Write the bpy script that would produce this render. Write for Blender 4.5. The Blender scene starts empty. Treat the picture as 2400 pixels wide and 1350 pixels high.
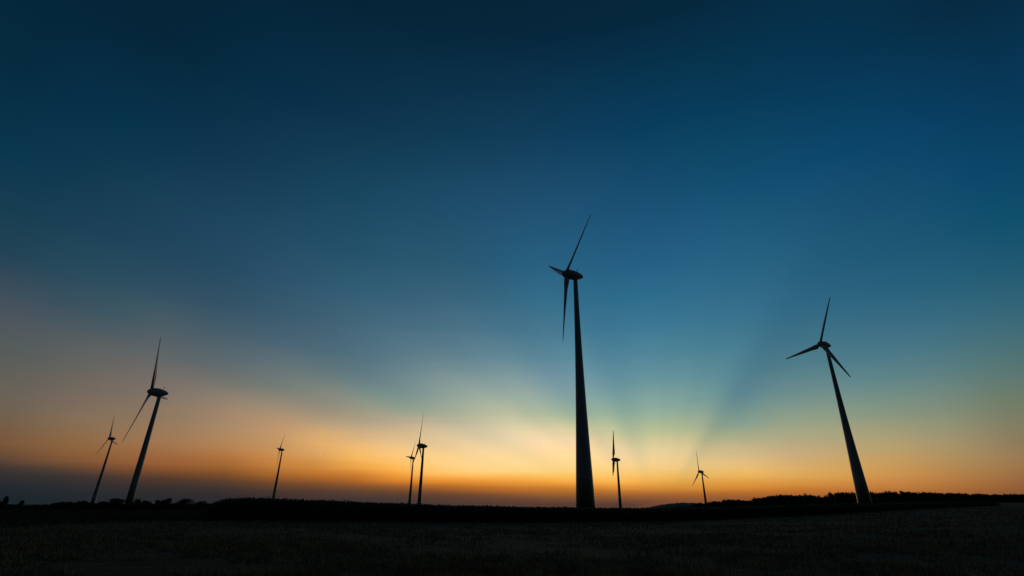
import bpy, math, random
import numpy as np
from mathutils import Vector, Matrix

sc = bpy.context.scene
COL = sc.collection
rad = math.radians
rng = np.random.default_rng(7)
random.seed(7)

# ------------------------------------------------------------------ camera
EYE = 1.7
PITCH, ROLL = rad(23.461), rad(0.5424)
cam_data = bpy.data.cameras.new("camera")
cam_data.sensor_width = 36.0
cam_data.lens = 36.0 * 1186.78 / 2400.0
cam_data.clip_start, cam_data.clip_end = 0.1, 40000
cam = bpy.data.objects.new("camera", cam_data)
COL.objects.link(cam)
fwd = Vector((0, math.cos(PITCH), math.sin(PITCH)))
up0 = Vector((0, -math.sin(PITCH), math.cos(PITCH)))
rt0 = Vector((1, 0, 0))
rt = rt0 * math.cos(ROLL) + up0 * math.sin(ROLL)
up = up0 * math.cos(ROLL) - rt0 * math.sin(ROLL)
m = Matrix((rt, up, -fwd)).transposed().to_4x4()
m.translation = (0, 0, EYE)
cam.matrix_world = m
sc.camera = cam

# ------------------------------------------------------------------ sky
SUN_AZ, SUN_EL = 14.7, -3.0          # degrees clockwise from +Y; the sun has just set
SKY_EL = [0, 0.4, 0.8, 1.2, 1.5, 1.8, 2.1, 2.4, 2.7, 3.1, 3.6, 4.2, 5, 5.8, 6.8, 8, 9.5, 11, 13, 15.5, 18.5, 22, 26, 32, 40, 50, 65, 90]
SKY_AZ = [-180, -130, -100, -80, -66, -56, -52, -48, -44, -40, -36, -32, -28, -24, -20, -16, -12, -8, -4, 0, 4, 8, 12, 16, 20, 24, 28, 32, 36, 40, 44, 48, 52, 56, 66, 80, 100, 130, 180]
SKY = [  # linear radiance, one row per azimuth, one entry per elevation
 [(0.005946,0.00603,0.006995),(0.006378,0.006461,0.007533),(0.006827,0.006911,0.008094),(0.007294,0.007377,0.008679),(0.007656,0.007739,0.009134),(0.008028,0.008111,0.009602),(0.00841,0.008493,0.01008),(0.008803,0.008886,0.01058),(0.009205,0.009289,0.01109),(0.009703,0.009786,0.01175),(0.01013,0.01021,0.01242),(0.01065,0.01074,0.01327),(0.01138,0.01146,0.01444),(0.01193,0.01206,0.01553),(0.01266,0.01284,0.01698),(0.01359,0.01384,0.01884),(0.01258,0.01355,0.01895),(0.01159,0.01326,0.01906),(0.01029,0.01287,0.01923),(0.008758,0.01231,0.01925),(0.007296,0.01129,0.01839),(0.005746,0.01013,0.0174),(0.004462,0.009139,0.01651),(0.003978,0.008892,0.01617),(0.003363,0.008569,0.01581),(0.002618,0.008139,0.01541),(0.002975,0.00806,0.0146),(0.003132,0.007563,0.01281)],
 [(0.006245,0.007905,0.01096),(0.006924,0.008574,0.01181),(0.007643,0.009276,0.01269),(0.008402,0.01001,0.01362),(0.008999,0.01058,0.01434),(0.009618,0.01118,0.01509),(0.01026,0.01178,0.01586),(0.01091,0.01239,0.01665),(0.01159,0.01303,0.01747),(0.01239,0.01378,0.01846),(0.0129,0.01431,0.01919),(0.01355,0.01499,0.02006),(0.01447,0.01594,0.02123),(0.01527,0.01679,0.0223),(0.01631,0.0179,0.02373),(0.01763,0.0193,0.02555),(0.0161,0.01903,0.02604),(0.01462,0.01877,0.02654),(0.01272,0.01841,0.02723),(0.01046,0.01783,0.02786),(0.007955,0.01638,0.02698),(0.00524,0.01477,0.02597),(0.00315,0.01323,0.02482),(0.003051,0.01224,0.02306),(0.002782,0.01098,0.02092),(0.00227,0.009488,0.01851),(0.002725,0.008851,0.01641),(0.003184,0.007614,0.01293)],
 [(0.006699,0.01177,0.01749),(0.008138,0.01292,0.01864),(0.009686,0.01402,0.01973),(0.01134,0.01516,0.02082),(0.01243,0.01594,0.0216),(0.01354,0.01674,0.02234),(0.0146,0.01753,0.02312),(0.01592,0.0185,0.02394),(0.0172,0.01941,0.02485),(0.01885,0.02052,0.02605),(0.02065,0.02163,0.02686),(0.02257,0.02295,0.02767),(0.02405,0.02449,0.02924),(0.02565,0.02604,0.03078),(0.02795,0.02811,0.03284),(0.0309,0.03096,0.0357),(0.02876,0.03075,0.03712),(0.02724,0.03056,0.03855),(0.02409,0.03047,0.04041),(0.01957,0.02929,0.04149),(0.01307,0.02665,0.04053),(0.007003,0.02301,0.03929),(0.004338,0.02085,0.03745),(0.002864,0.01862,0.03575),(0.001939,0.01556,0.03112),(0.001566,0.01254,0.02572),(0.002131,0.01043,0.02039),(0.00317,0.007581,0.01288)],
 [(0.009113,0.01831,0.02559),(0.0116,0.01984,0.02667),(0.01432,0.02127,0.02763),(0.01728,0.02274,0.02856),(0.01934,0.02373,0.0292),(0.02148,0.02474,0.02978),(0.0239,0.02594,0.0304),(0.0275,0.02778,0.03105),(0.03121,0.02957,0.03182),(0.03656,0.03201,0.03294),(0.04435,0.03537,0.03403),(0.05193,0.03899,0.03535),(0.05461,0.04207,0.03839),(0.05762,0.04531,0.04155),(0.06188,0.04963,0.0458),(0.06726,0.05545,0.05164),(0.06295,0.05485,0.05461),(0.05974,0.05428,0.05766),(0.05361,0.05376,0.06171),(0.04149,0.04977,0.06264),(0.02491,0.04318,0.06058),(0.01077,0.03517,0.05803),(0.006767,0.03159,0.05451),(0.002628,0.02667,0.0516),(0.0007352,0.02121,0.04441),(0.0005887,0.01663,0.03587),(0.001344,0.01236,0.02565),(0.003172,0.007592,0.0129)],
 [(0.009681,0.01919,0.02618),(0.01166,0.02018,0.02679),(0.01396,0.02147,0.0276),(0.01648,0.02283,0.02847),(0.01909,0.02412,0.02933),(0.0219,0.02544,0.03025),(0.02605,0.02741,0.03115),(0.03209,0.03029,0.03203),(0.0393,0.03359,0.03276),(0.05082,0.03859,0.03353),(0.06608,0.04514,0.03503),(0.08085,0.05208,0.03809),(0.08424,0.05683,0.04332),(0.08665,0.06159,0.04877),(0.08796,0.06777,0.05612),(0.09046,0.07452,0.06471),(0.08122,0.07263,0.06781),(0.07057,0.07067,0.07121),(0.06254,0.06708,0.07703),(0.04564,0.05989,0.07673),(0.0226,0.04857,0.07188),(0.009524,0.03965,0.06759),(0.004686,0.03422,0.0635),(0.00104,0.02549,0.05126),(0.0002046,0.01982,0.04222),(0.0005142,0.01637,0.03518),(0.001397,0.01253,0.02594),(0.003173,0.007588,0.01289)],
 [(0.009315,0.01867,0.02576),(0.01076,0.0194,0.02624),(0.01284,0.02064,0.02697),(0.01508,0.02195,0.02773),(0.01794,0.02334,0.02879),(0.02093,0.02476,0.02982),(0.02581,0.02706,0.03083),(0.03325,0.03047,0.03184),(0.04332,0.03475,0.03258),(0.06185,0.04201,0.03318),(0.08553,0.05184,0.03482),(0.1086,0.06267,0.0389),(0.1123,0.0692,0.04588),(0.1124,0.0754,0.05361),(0.1073,0.08317,0.06449),(0.1047,0.08949,0.07571),(0.09068,0.08597,0.07811),(0.07387,0.08232,0.08123),(0.06517,0.07505,0.08856),(0.04667,0.06529,0.08676),(0.01677,0.0505,0.07897),(0.006905,0.04163,0.07326),(0.001469,0.03505,0.06902),(0.0001141,0.02285,0.04905),(0.0001648,0.01717,0.03832),(0.0005257,0.01538,0.0334),(0.001602,0.01252,0.02585),(0.003172,0.007585,0.01289)],
 [(0.009251,0.01847,0.02558),(0.0104,0.01907,0.02599),(0.01234,0.02027,0.02668),(0.01445,0.02157,0.0274),(0.01743,0.02301,0.02855),(0.02054,0.02449,0.02964),(0.02587,0.02698,0.03071),(0.03421,0.0307,0.03176),(0.04616,0.03557,0.0325),(0.06914,0.04418,0.03303),(0.09786,0.05592,0.03476),(0.1254,0.06888,0.03938),(0.129,0.07651,0.04732),(0.1276,0.08351,0.05627),(0.119,0.09192,0.06901),(0.1133,0.09736,0.08111),(0.09642,0.09289,0.08315),(0.07621,0.08832,0.08617),(0.06694,0.07944,0.09392),(0.04678,0.06834,0.09209),(0.01517,0.05196,0.0832),(0.006224,0.04302,0.07676),(0.0008919,0.03577,0.07182),(9.598e-05,0.02303,0.04998),(0.0001823,0.01674,0.03936),(0.0006032,0.01507,0.03425),(0.00167,0.01238,0.0264),(0.003171,0.007584,0.01288)],
 [(0.009313,0.01835,0.02542),(0.01008,0.01875,0.02571),(0.01182,0.01991,0.02636),(0.01376,0.02117,0.02705),(0.01689,0.0227,0.02829),(0.0202,0.02428,0.02948),(0.02623,0.02705,0.03063),(0.03588,0.03122,0.03175),(0.0505,0.03692,0.03247),(0.07958,0.04734,0.03292),(0.115,0.06154,0.03479),(0.1478,0.07712,0.04011),(0.1511,0.08623,0.04928),(0.1476,0.09425,0.05971),(0.1349,0.1033,0.07464),(0.1251,0.1071,0.08737),(0.1046,0.1014,0.08905),(0.07997,0.09575,0.09204),(0.06973,0.08523,0.09997),(0.04668,0.07249,0.09882),(0.01442,0.05428,0.08902),(0.006409,0.0456,0.08223),(0.002003,0.038,0.07535),(0.0001725,0.02856,0.06358),(0.0001846,0.01682,0.03979),(0.0005434,0.01527,0.03478),(0.001639,0.0125,0.02675),(0.003171,0.007583,0.01288)],
 [(0.009611,0.01838,0.02533),(0.009863,0.01852,0.02543),(0.01132,0.01961,0.02602),(0.01302,0.02082,0.02669),(0.01636,0.02248,0.02803),(0.01998,0.02421,0.02937),(0.02706,0.0274,0.03065),(0.03863,0.0322,0.03185),(0.05712,0.03906,0.03252),(0.09472,0.05196,0.03288),(0.1391,0.06941,0.03495),(0.1782,0.08827,0.04123),(0.1809,0.09937,0.05198),(0.1748,0.1087,0.06424),(0.1574,0.1184,0.08188),(0.1433,0.1197,0.09484),(0.1189,0.1128,0.09625),(0.09103,0.1061,0.09955),(0.07793,0.09528,0.1072),(0.04331,0.08062,0.1106),(0.01702,0.06582,0.1032),(0.01036,0.05236,0.0934),(0.004911,0.04282,0.08129),(0.0003302,0.03125,0.06847),(0.0001832,0.01744,0.0399),(0.0003561,0.01557,0.0349),(0.001531,0.0127,0.02685),(0.00317,0.007581,0.01288)],
 [(0.01194,0.02031,0.02711),(0.01186,0.02026,0.02708),(0.01351,0.02121,0.02759),(0.01711,0.02285,0.02858),(0.02122,0.02449,0.02967),(0.02842,0.02745,0.03089),(0.04154,0.03262,0.03217),(0.06197,0.03965,0.03312),(0.09871,0.05114,0.03332),(0.1567,0.07111,0.03407),(0.2165,0.09568,0.03759),(0.256,0.118,0.04512),(0.2525,0.1339,0.05921),(0.2411,0.1463,0.07474),(0.2228,0.1526,0.09662),(0.1957,0.142,0.1057),(0.1568,0.1318,0.1072),(0.1247,0.122,0.1111),(0.09465,0.1102,0.1164),(0.04727,0.09324,0.1204),(0.02216,0.07282,0.112),(0.01218,0.0572,0.1029),(0.007109,0.04942,0.09213),(0.00161,0.03352,0.07214),(0.0002013,0.01977,0.04478),(0.0001851,0.01517,0.03469),(0.001294,0.01247,0.02673),(0.003169,0.00758,0.01288)],
 [(0.01662,0.02265,0.02819),(0.01662,0.02265,0.02819),(0.01803,0.02309,0.02845),(0.0251,0.0253,0.02916),(0.0308,0.027,0.02965),(0.04369,0.03075,0.02979),(0.06177,0.03574,0.02996),(0.09542,0.04525,0.02989),(0.1475,0.05997,0.03037),(0.2188,0.0831,0.03234),(0.2803,0.1079,0.03752),(0.3047,0.134,0.05007),(0.3098,0.1592,0.07098),(0.2949,0.1699,0.08669),(0.2663,0.1725,0.1023),(0.2249,0.1632,0.1136),(0.1823,0.1502,0.124),(0.1499,0.1369,0.1271),(0.1096,0.1232,0.1273),(0.06611,0.1055,0.1266),(0.02791,0.07758,0.1188),(0.01391,0.06241,0.1119),(0.008915,0.05451,0.1013),(0.003279,0.0361,0.07638),(0.0002535,0.02308,0.05309),(0.0002034,0.01538,0.03535),(0.001357,0.01261,0.02716),(0.003169,0.00758,0.01288)],
 [(0.02055,0.02326,0.02779),(0.02055,0.02326,0.02779),(0.02096,0.02338,0.02779),(0.03042,0.02612,0.02779),(0.03887,0.02836,0.02771),(0.05613,0.03232,0.02621),(0.07659,0.03652,0.02476),(0.1197,0.04794,0.02367),(0.1761,0.06428,0.02436),(0.2561,0.08929,0.02777),(0.3237,0.1147,0.03618),(0.3461,0.146,0.05241),(0.3691,0.1825,0.07761),(0.3554,0.1956,0.09774),(0.3186,0.1987,0.1123),(0.2713,0.1929,0.1272),(0.2222,0.1771,0.1399),(0.1665,0.1557,0.1393),(0.1042,0.1318,0.1444),(0.06022,0.106,0.1352),(0.03041,0.08213,0.1276),(0.0162,0.06913,0.1213),(0.01066,0.05916,0.1104),(0.004564,0.04142,0.0839),(0.0005027,0.02566,0.05923),(0.0001995,0.01562,0.03608),(0.001327,0.01278,0.02765),(0.003169,0.007579,0.01288)],
 [(0.02324,0.02372,0.02738),(0.02324,0.02372,0.02738),(0.02326,0.02372,0.02738),(0.03429,0.02755,0.0281),(0.04707,0.03136,0.02796),(0.06636,0.036,0.02602),(0.09441,0.04336,0.02445),(0.1348,0.05439,0.02325),(0.1886,0.07067,0.02281),(0.277,0.09984,0.02478),(0.3683,0.1337,0.0331),(0.4335,0.171,0.04938),(0.4599,0.2165,0.0778),(0.4422,0.2404,0.107),(0.4028,0.245,0.1345),(0.3598,0.2349,0.1472),(0.2683,0.2147,0.1569),(0.1733,0.1805,0.1568),(0.1098,0.1488,0.1646),(0.06394,0.1176,0.1567),(0.03492,0.09563,0.1469),(0.02031,0.07851,0.1367),(0.01274,0.06519,0.122),(0.005714,0.04829,0.09411),(0.001072,0.02787,0.06328),(0.0002009,0.01586,0.03678),(0.001325,0.01292,0.02809),(0.003169,0.007579,0.01288)],
 [(0.03433,0.02727,0.02901),(0.03433,0.02727,0.02901),(0.03432,0.02727,0.02901),(0.05468,0.03369,0.02815),(0.0824,0.04165,0.02699),(0.1123,0.04896,0.02456),(0.1508,0.05843,0.02248),(0.2345,0.08479,0.02301),(0.3309,0.1151,0.02433),(0.4142,0.1506,0.03184),(0.5259,0.1983,0.0435),(0.583,0.2394,0.06191),(0.5601,0.2767,0.0956),(0.5327,0.295,0.1211),(0.5072,0.2913,0.1431),(0.4198,0.2732,0.1599),(0.2844,0.2418,0.1772),(0.184,0.2074,0.1797),(0.1251,0.1728,0.1802),(0.0688,0.1336,0.1762),(0.04135,0.1062,0.1602),(0.02277,0.08735,0.1491),(0.01456,0.07211,0.1331),(0.0067,0.05434,0.1042),(0.001757,0.03028,0.06645),(0.0002321,0.01624,0.03767),(0.001407,0.01305,0.02828),(0.003169,0.007579,0.01288)],
 [(0.05013,0.03408,0.0313),(0.05013,0.03408,0.0313),(0.04983,0.03375,0.0313),(0.06744,0.03785,0.02991),(0.09867,0.04447,0.02803),(0.1461,0.05636,0.02576),(0.2085,0.07192,0.02349),(0.3092,0.1006,0.0225),(0.4202,0.1358,0.02368),(0.5298,0.1846,0.03115),(0.595,0.2445,0.04646),(0.6411,0.2979,0.07554),(0.6979,0.3623,0.1172),(0.7193,0.3957,0.1427),(0.623,0.3751,0.158),(0.4185,0.3102,0.189),(0.2869,0.2545,0.1933),(0.2068,0.2332,0.1963),(0.1234,0.1865,0.1987),(0.0703,0.1461,0.1901),(0.0473,0.1168,0.1739),(0.02436,0.0986,0.1624),(0.01473,0.07766,0.138),(0.007358,0.05906,0.1122),(0.002324,0.03292,0.07097),(0.0002426,0.017,0.03878),(0.001354,0.01315,0.02789),(0.003169,0.007578,0.01288)],
 [(0.04132,0.03227,0.03258),(0.04132,0.03227,0.03258),(0.05168,0.036,0.03249),(0.08219,0.04512,0.03176),(0.1243,0.05616,0.03038),(0.1927,0.07239,0.02775),(0.2983,0.0953,0.02428),(0.4092,0.1244,0.02243),(0.5174,0.1618,0.02244),(0.6499,0.2341,0.03735),(0.8121,0.3318,0.05627),(0.9072,0.4317,0.0897),(0.8943,0.4827,0.1347),(0.7968,0.4686,0.1727),(0.6155,0.4146,0.2102),(0.4608,0.3606,0.2299),(0.3022,0.3044,0.2222),(0.198,0.2659,0.2373),(0.1257,0.2055,0.2329),(0.07669,0.1632,0.2123),(0.05184,0.1303,0.1933),(0.02793,0.1066,0.1752),(0.01691,0.08423,0.1497),(0.00863,0.0644,0.123),(0.002688,0.03565,0.07679),(0.0002494,0.01746,0.03986),(0.001314,0.01306,0.02738),(0.003168,0.007578,0.01288)],
 [(0.04835,0.03491,0.03358),(0.04842,0.03494,0.03355),(0.06332,0.03913,0.03196),(0.09548,0.04792,0.02948),(0.1626,0.06508,0.02653),(0.2641,0.09178,0.02443),(0.4323,0.1413,0.02385),(0.6198,0.2012,0.02566),(0.7696,0.2675,0.03295),(0.8923,0.3508,0.04658),(0.9593,0.4433,0.07741),(0.9734,0.5236,0.1283),(0.9207,0.5525,0.1921),(0.8263,0.5315,0.2384),(0.717,0.4902,0.2588),(0.5336,0.405,0.2598),(0.2942,0.3475,0.2571),(0.2065,0.302,0.2744),(0.159,0.2439,0.2618),(0.0915,0.1814,0.2348),(0.05784,0.1439,0.2099),(0.03254,0.1125,0.182),(0.01861,0.08981,0.1561),(0.009882,0.06879,0.1327),(0.002915,0.03848,0.08248),(0.0002549,0.01779,0.04086),(0.001279,0.01286,0.02682),(0.003168,0.007577,0.01288)],
 [(0.05937,0.0382,0.03431),(0.06138,0.03871,0.03391),(0.08234,0.0436,0.03101),(0.1134,0.0512,0.02797),(0.2022,0.07439,0.026),(0.3252,0.1047,0.0242),(0.494,0.1605,0.02346),(0.6938,0.2363,0.02954),(0.8812,0.3338,0.0486),(0.9664,0.4683,0.1015),(0.9747,0.5589,0.1597),(0.967,0.5994,0.2077),(0.9266,0.6054,0.2573),(0.8379,0.5802,0.2812),(0.7201,0.5389,0.3006),(0.5778,0.4744,0.3082),(0.3855,0.409,0.2893),(0.2705,0.35,0.3036),(0.1882,0.2807,0.2906),(0.1067,0.1994,0.2516),(0.06462,0.1568,0.2234),(0.03632,0.1183,0.187),(0.01959,0.09499,0.1616),(0.01093,0.07252,0.1419),(0.003158,0.04074,0.08772),(0.000266,0.01799,0.04157),(0.001255,0.01265,0.02641),(0.003167,0.007576,0.01288)],
 [(0.07127,0.04154,0.03424),(0.07314,0.04198,0.03403),(0.1,0.04841,0.03125),(0.1444,0.05906,0.02818),(0.2545,0.08818,0.02575),(0.3928,0.1243,0.02419),(0.5549,0.1834,0.02393),(0.7319,0.2641,0.03385),(0.8932,0.3585,0.05356),(0.9721,0.4875,0.1124),(0.9759,0.6215,0.2102),(0.9681,0.6518,0.2626),(0.9458,0.6539,0.296),(0.8808,0.6364,0.3242),(0.7633,0.6032,0.3555),(0.6292,0.5423,0.3518),(0.4288,0.4546,0.3168),(0.3088,0.3864,0.3252),(0.2068,0.3051,0.3116),(0.1114,0.2211,0.2712),(0.06423,0.1685,0.2407),(0.03563,0.1292,0.2034),(0.01871,0.1007,0.1775),(0.01168,0.07556,0.151),(0.003547,0.04231,0.09231),(0.0003475,0.01811,0.04204),(0.001235,0.01238,0.02605),(0.003167,0.007575,0.01287)],
 [(0.08153,0.044,0.03398),(0.08155,0.044,0.03398),(0.1158,0.05358,0.0331),(0.194,0.07531,0.03001),(0.3164,0.1073,0.02575),(0.4597,0.1511,0.0246),(0.6144,0.2106,0.02718),(0.7575,0.2882,0.03843),(0.8806,0.3692,0.05462),(0.9611,0.4803,0.09951),(0.9753,0.6492,0.229),(0.9753,0.6818,0.2895),(0.9752,0.6885,0.3145),(0.9528,0.683,0.357),(0.8576,0.6611,0.4049),(0.6705,0.5905,0.3807),(0.4447,0.4809,0.3345),(0.3269,0.4078,0.3402),(0.2166,0.3181,0.3289),(0.1129,0.2388,0.2912),(0.06206,0.1777,0.258),(0.03361,0.1409,0.2263),(0.01767,0.1064,0.1976),(0.01201,0.07797,0.159),(0.00374,0.04352,0.09646),(0.0004035,0.01825,0.04259),(0.001223,0.01227,0.02591),(0.003166,0.007574,0.01287)],
 [(0.0845,0.04373,0.03287),(0.08448,0.04373,0.03287),(0.1424,0.06246,0.03145),(0.2402,0.09186,0.02919),(0.3511,0.1235,0.02668),(0.4879,0.1651,0.02546),(0.6469,0.2282,0.03037),(0.8045,0.3096,0.04262),(0.929,0.3932,0.0597),(0.9696,0.5181,0.1058),(0.9749,0.6356,0.2081),(0.9749,0.6763,0.2736),(0.9749,0.6859,0.3133),(0.9597,0.6771,0.3548),(0.8602,0.6522,0.3959),(0.6519,0.584,0.355),(0.375,0.4549,0.319),(0.274,0.386,0.3481),(0.1929,0.3125,0.3536),(0.1046,0.2423,0.3105),(0.05801,0.1836,0.2706),(0.0305,0.1467,0.2418),(0.0177,0.1123,0.2116),(0.01157,0.08016,0.1664),(0.003145,0.0447,0.1007),(0.0003022,0.01864,0.04379),(0.001225,0.01264,0.02679),(0.003166,0.007574,0.01287)],
 [(0.08698,0.04367,0.03275),(0.08698,0.04367,0.03275),(0.1564,0.06621,0.03113),(0.2689,0.09856,0.029),(0.3895,0.1382,0.02842),(0.5331,0.1869,0.02824),(0.6935,0.2573,0.03635),(0.849,0.3433,0.05089),(0.9514,0.4296,0.07189),(0.9725,0.5435,0.1193),(0.9719,0.6172,0.1989),(0.97,0.6632,0.2663),(0.9625,0.6772,0.3145),(0.937,0.662,0.3508),(0.8264,0.6266,0.3713),(0.5901,0.5641,0.3256),(0.3091,0.4283,0.3122),(0.2255,0.364,0.3487),(0.1605,0.3022,0.3603),(0.09216,0.2423,0.3167),(0.05208,0.1852,0.2779),(0.02689,0.1483,0.249),(0.01757,0.1146,0.2169),(0.01072,0.08102,0.1697),(0.002273,0.04528,0.1037),(0.0002653,0.01894,0.04472),(0.001227,0.01321,0.02814),(0.003166,0.007573,0.01287)],
 [(0.09042,0.04559,0.03477),(0.09042,0.04559,0.03477),(0.1607,0.06691,0.03344),(0.2844,0.1001,0.03031),(0.4379,0.1517,0.03093),(0.6201,0.2264,0.0356),(0.771,0.3116,0.0476),(0.8852,0.3998,0.06839),(0.9501,0.479,0.09684),(0.9626,0.5494,0.1398),(0.9471,0.6014,0.2007),(0.932,0.6368,0.267),(0.8765,0.6479,0.3257),(0.7841,0.6284,0.3453),(0.6168,0.5642,0.3174),(0.43,0.5083,0.3075),(0.2773,0.4159,0.3221),(0.2042,0.3542,0.3357),(0.1315,0.2884,0.3382),(0.07962,0.2332,0.3132),(0.04376,0.1827,0.2822),(0.02285,0.1445,0.2512),(0.01469,0.109,0.2149),(0.009072,0.078,0.1681),(0.001588,0.04508,0.1051),(0.0002353,0.01894,0.04466),(0.001198,0.01361,0.02903),(0.003166,0.007573,0.01287)],
 [(0.1715,0.06918,0.03424),(0.1715,0.06918,0.03424),(0.1967,0.0758,0.03371),(0.3045,0.1043,0.03065),(0.4352,0.1526,0.03186),(0.5816,0.2218,0.03688),(0.6757,0.2882,0.04645),(0.7523,0.3587,0.06444),(0.8038,0.4216,0.08897),(0.8267,0.4831,0.1259),(0.8354,0.5481,0.1883),(0.8413,0.5943,0.2532),(0.7899,0.6013,0.2936),(0.6955,0.5797,0.3089),(0.5357,0.5168,0.2821),(0.3751,0.4571,0.2787),(0.2526,0.3885,0.3104),(0.1858,0.3374,0.32),(0.1176,0.2733,0.3158),(0.07008,0.2208,0.3028),(0.03847,0.1777,0.2822),(0.02128,0.1402,0.2517),(0.01277,0.105,0.2125),(0.007212,0.07486,0.1655),(0.0009441,0.04471,0.106),(0.0001987,0.01891,0.04441),(0.001123,0.01396,0.02979),(0.003166,0.007573,0.01287)],
 [(0.2239,0.08323,0.03276),(0.2239,0.08323,0.03276),(0.2235,0.08308,0.0329),(0.3317,0.1126,0.02978),(0.4513,0.1509,0.02888),(0.574,0.2155,0.03547),(0.6484,0.2705,0.04338),(0.7076,0.3213,0.05494),(0.7521,0.3763,0.07603),(0.79,0.4482,0.1135),(0.8065,0.5082,0.1673),(0.7859,0.5446,0.2233),(0.7138,0.5376,0.2528),(0.6198,0.5106,0.2647),(0.4604,0.4608,0.2607),(0.3234,0.3985,0.2658),(0.2158,0.338,0.2837),(0.157,0.3001,0.3006),(0.1079,0.2539,0.296),(0.06333,0.2062,0.28),(0.03613,0.1666,0.2685),(0.02204,0.137,0.2476),(0.01326,0.1056,0.2112),(0.005829,0.07448,0.1629),(0.0003885,0.04441,0.1047),(0.0001814,0.01887,0.04407),(0.001085,0.01426,0.03057),(0.003166,0.007573,0.01287)],
 [(0.235,0.08655,0.03244),(0.235,0.08655,0.03244),(0.235,0.08655,0.03244),(0.3463,0.1172,0.0291),(0.4698,0.1494,0.02614),(0.5782,0.2064,0.03246),(0.6589,0.2605,0.04175),(0.7225,0.3077,0.05265),(0.7674,0.3617,0.07205),(0.8154,0.4422,0.1091),(0.8203,0.4805,0.1513),(0.7517,0.4866,0.1954),(0.6385,0.4685,0.2366),(0.5257,0.4377,0.2442),(0.3723,0.3971,0.243),(0.2473,0.3488,0.269),(0.1686,0.2998,0.2787),(0.1131,0.2529,0.2788),(0.08405,0.225,0.2767),(0.05698,0.1946,0.2746),(0.03421,0.1586,0.2568),(0.02132,0.1315,0.2369),(0.01316,0.1052,0.2085),(0.004319,0.0739,0.1599),(0.0002906,0.04397,0.1005),(0.0001783,0.01874,0.04343),(0.001125,0.01452,0.03146),(0.003166,0.007573,0.01287)],
 [(0.2506,0.09132,0.03262),(0.2506,0.09132,0.03262),(0.2506,0.09132,0.03262),(0.3494,0.1186,0.02933),(0.4646,0.1489,0.02636),(0.5283,0.1831,0.03125),(0.5914,0.2283,0.04061),(0.6581,0.2837,0.05275),(0.6902,0.3274,0.07003),(0.7153,0.3781,0.09649),(0.7002,0.4087,0.1299),(0.6347,0.4019,0.1611),(0.5473,0.3972,0.2053),(0.4503,0.3784,0.2142),(0.3672,0.372,0.223),(0.2769,0.3444,0.2357),(0.1918,0.2931,0.2562),(0.1324,0.2496,0.2632),(0.08167,0.2101,0.2509),(0.05269,0.1829,0.2508),(0.03193,0.1503,0.2426),(0.01967,0.1244,0.2236),(0.0124,0.1029,0.2017),(0.002969,0.07232,0.1567),(0.0001831,0.0422,0.09598),(0.0001835,0.01875,0.0435),(0.001181,0.01471,0.0322),(0.003166,0.007573,0.01287)],
 [(0.3083,0.1113,0.03461),(0.3083,0.1113,0.03461),(0.3083,0.1113,0.03461),(0.3511,0.1243,0.03378),(0.4449,0.1517,0.03409),(0.511,0.1828,0.03752),(0.5604,0.2188,0.04556),(0.6102,0.2601,0.05521),(0.6352,0.2928,0.06797),(0.6546,0.3302,0.08581),(0.6347,0.353,0.1081),(0.5863,0.3606,0.1334),(0.51,0.3676,0.1723),(0.4298,0.3589,0.1906),(0.3482,0.3457,0.2042),(0.2644,0.3249,0.2181),(0.1844,0.2801,0.2392),(0.1278,0.2415,0.2511),(0.07691,0.1983,0.2437),(0.04792,0.1705,0.2347),(0.02855,0.1405,0.2269),(0.01699,0.116,0.2095),(0.01023,0.09503,0.1868),(0.002401,0.06843,0.1541),(0.0001268,0.03977,0.09236),(0.0001962,0.01884,0.04413),(0.001229,0.01487,0.0328),(0.003166,0.007573,0.01287)],
 [(0.3302,0.1201,0.03568),(0.3302,0.1201,0.03568),(0.3302,0.1201,0.03568),(0.3455,0.126,0.03631),(0.406,0.1516,0.0389),(0.4793,0.1797,0.04158),(0.515,0.2048,0.0487),(0.5445,0.2298,0.05671),(0.5607,0.2517,0.0652),(0.5755,0.2795,0.07751),(0.5572,0.2982,0.09355),(0.5313,0.3209,0.1156),(0.4717,0.3388,0.1468),(0.4109,0.3409,0.1711),(0.3156,0.3172,0.1876),(0.2321,0.29,0.2047),(0.16,0.2592,0.2248),(0.1064,0.2251,0.2402),(0.06745,0.188,0.2426),(0.04167,0.157,0.2301),(0.02225,0.1271,0.2108),(0.01342,0.1061,0.1932),(0.00859,0.08777,0.1753),(0.001639,0.06363,0.1497),(9.888e-05,0.03666,0.08891),(0.0001836,0.01952,0.04503),(0.001184,0.01532,0.03337),(0.003166,0.007573,0.01287)],
 [(0.2488,0.09989,0.03443),(0.2487,0.09984,0.03442),(0.2486,0.0998,0.03442),(0.2635,0.1048,0.0352),(0.3153,0.122,0.03783),(0.3674,0.141,0.04092),(0.4025,0.1626,0.04552),(0.4195,0.181,0.05192),(0.421,0.1962,0.06006),(0.423,0.2175,0.07198),(0.4144,0.2378,0.08762),(0.3997,0.2603,0.1083),(0.3762,0.2779,0.1352),(0.3361,0.2852,0.1567),(0.277,0.281,0.1763),(0.209,0.2591,0.187),(0.1478,0.2337,0.208),(0.1004,0.2074,0.2215),(0.06212,0.1757,0.2273),(0.03514,0.145,0.2199),(0.01699,0.1155,0.1953),(0.009694,0.09592,0.1775),(0.006839,0.08016,0.1647),(0.0005399,0.0583,0.1412),(9.396e-05,0.0335,0.08254),(0.0001748,0.02019,0.0454),(0.001156,0.0157,0.03357),(0.003167,0.007574,0.01287)],
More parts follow.
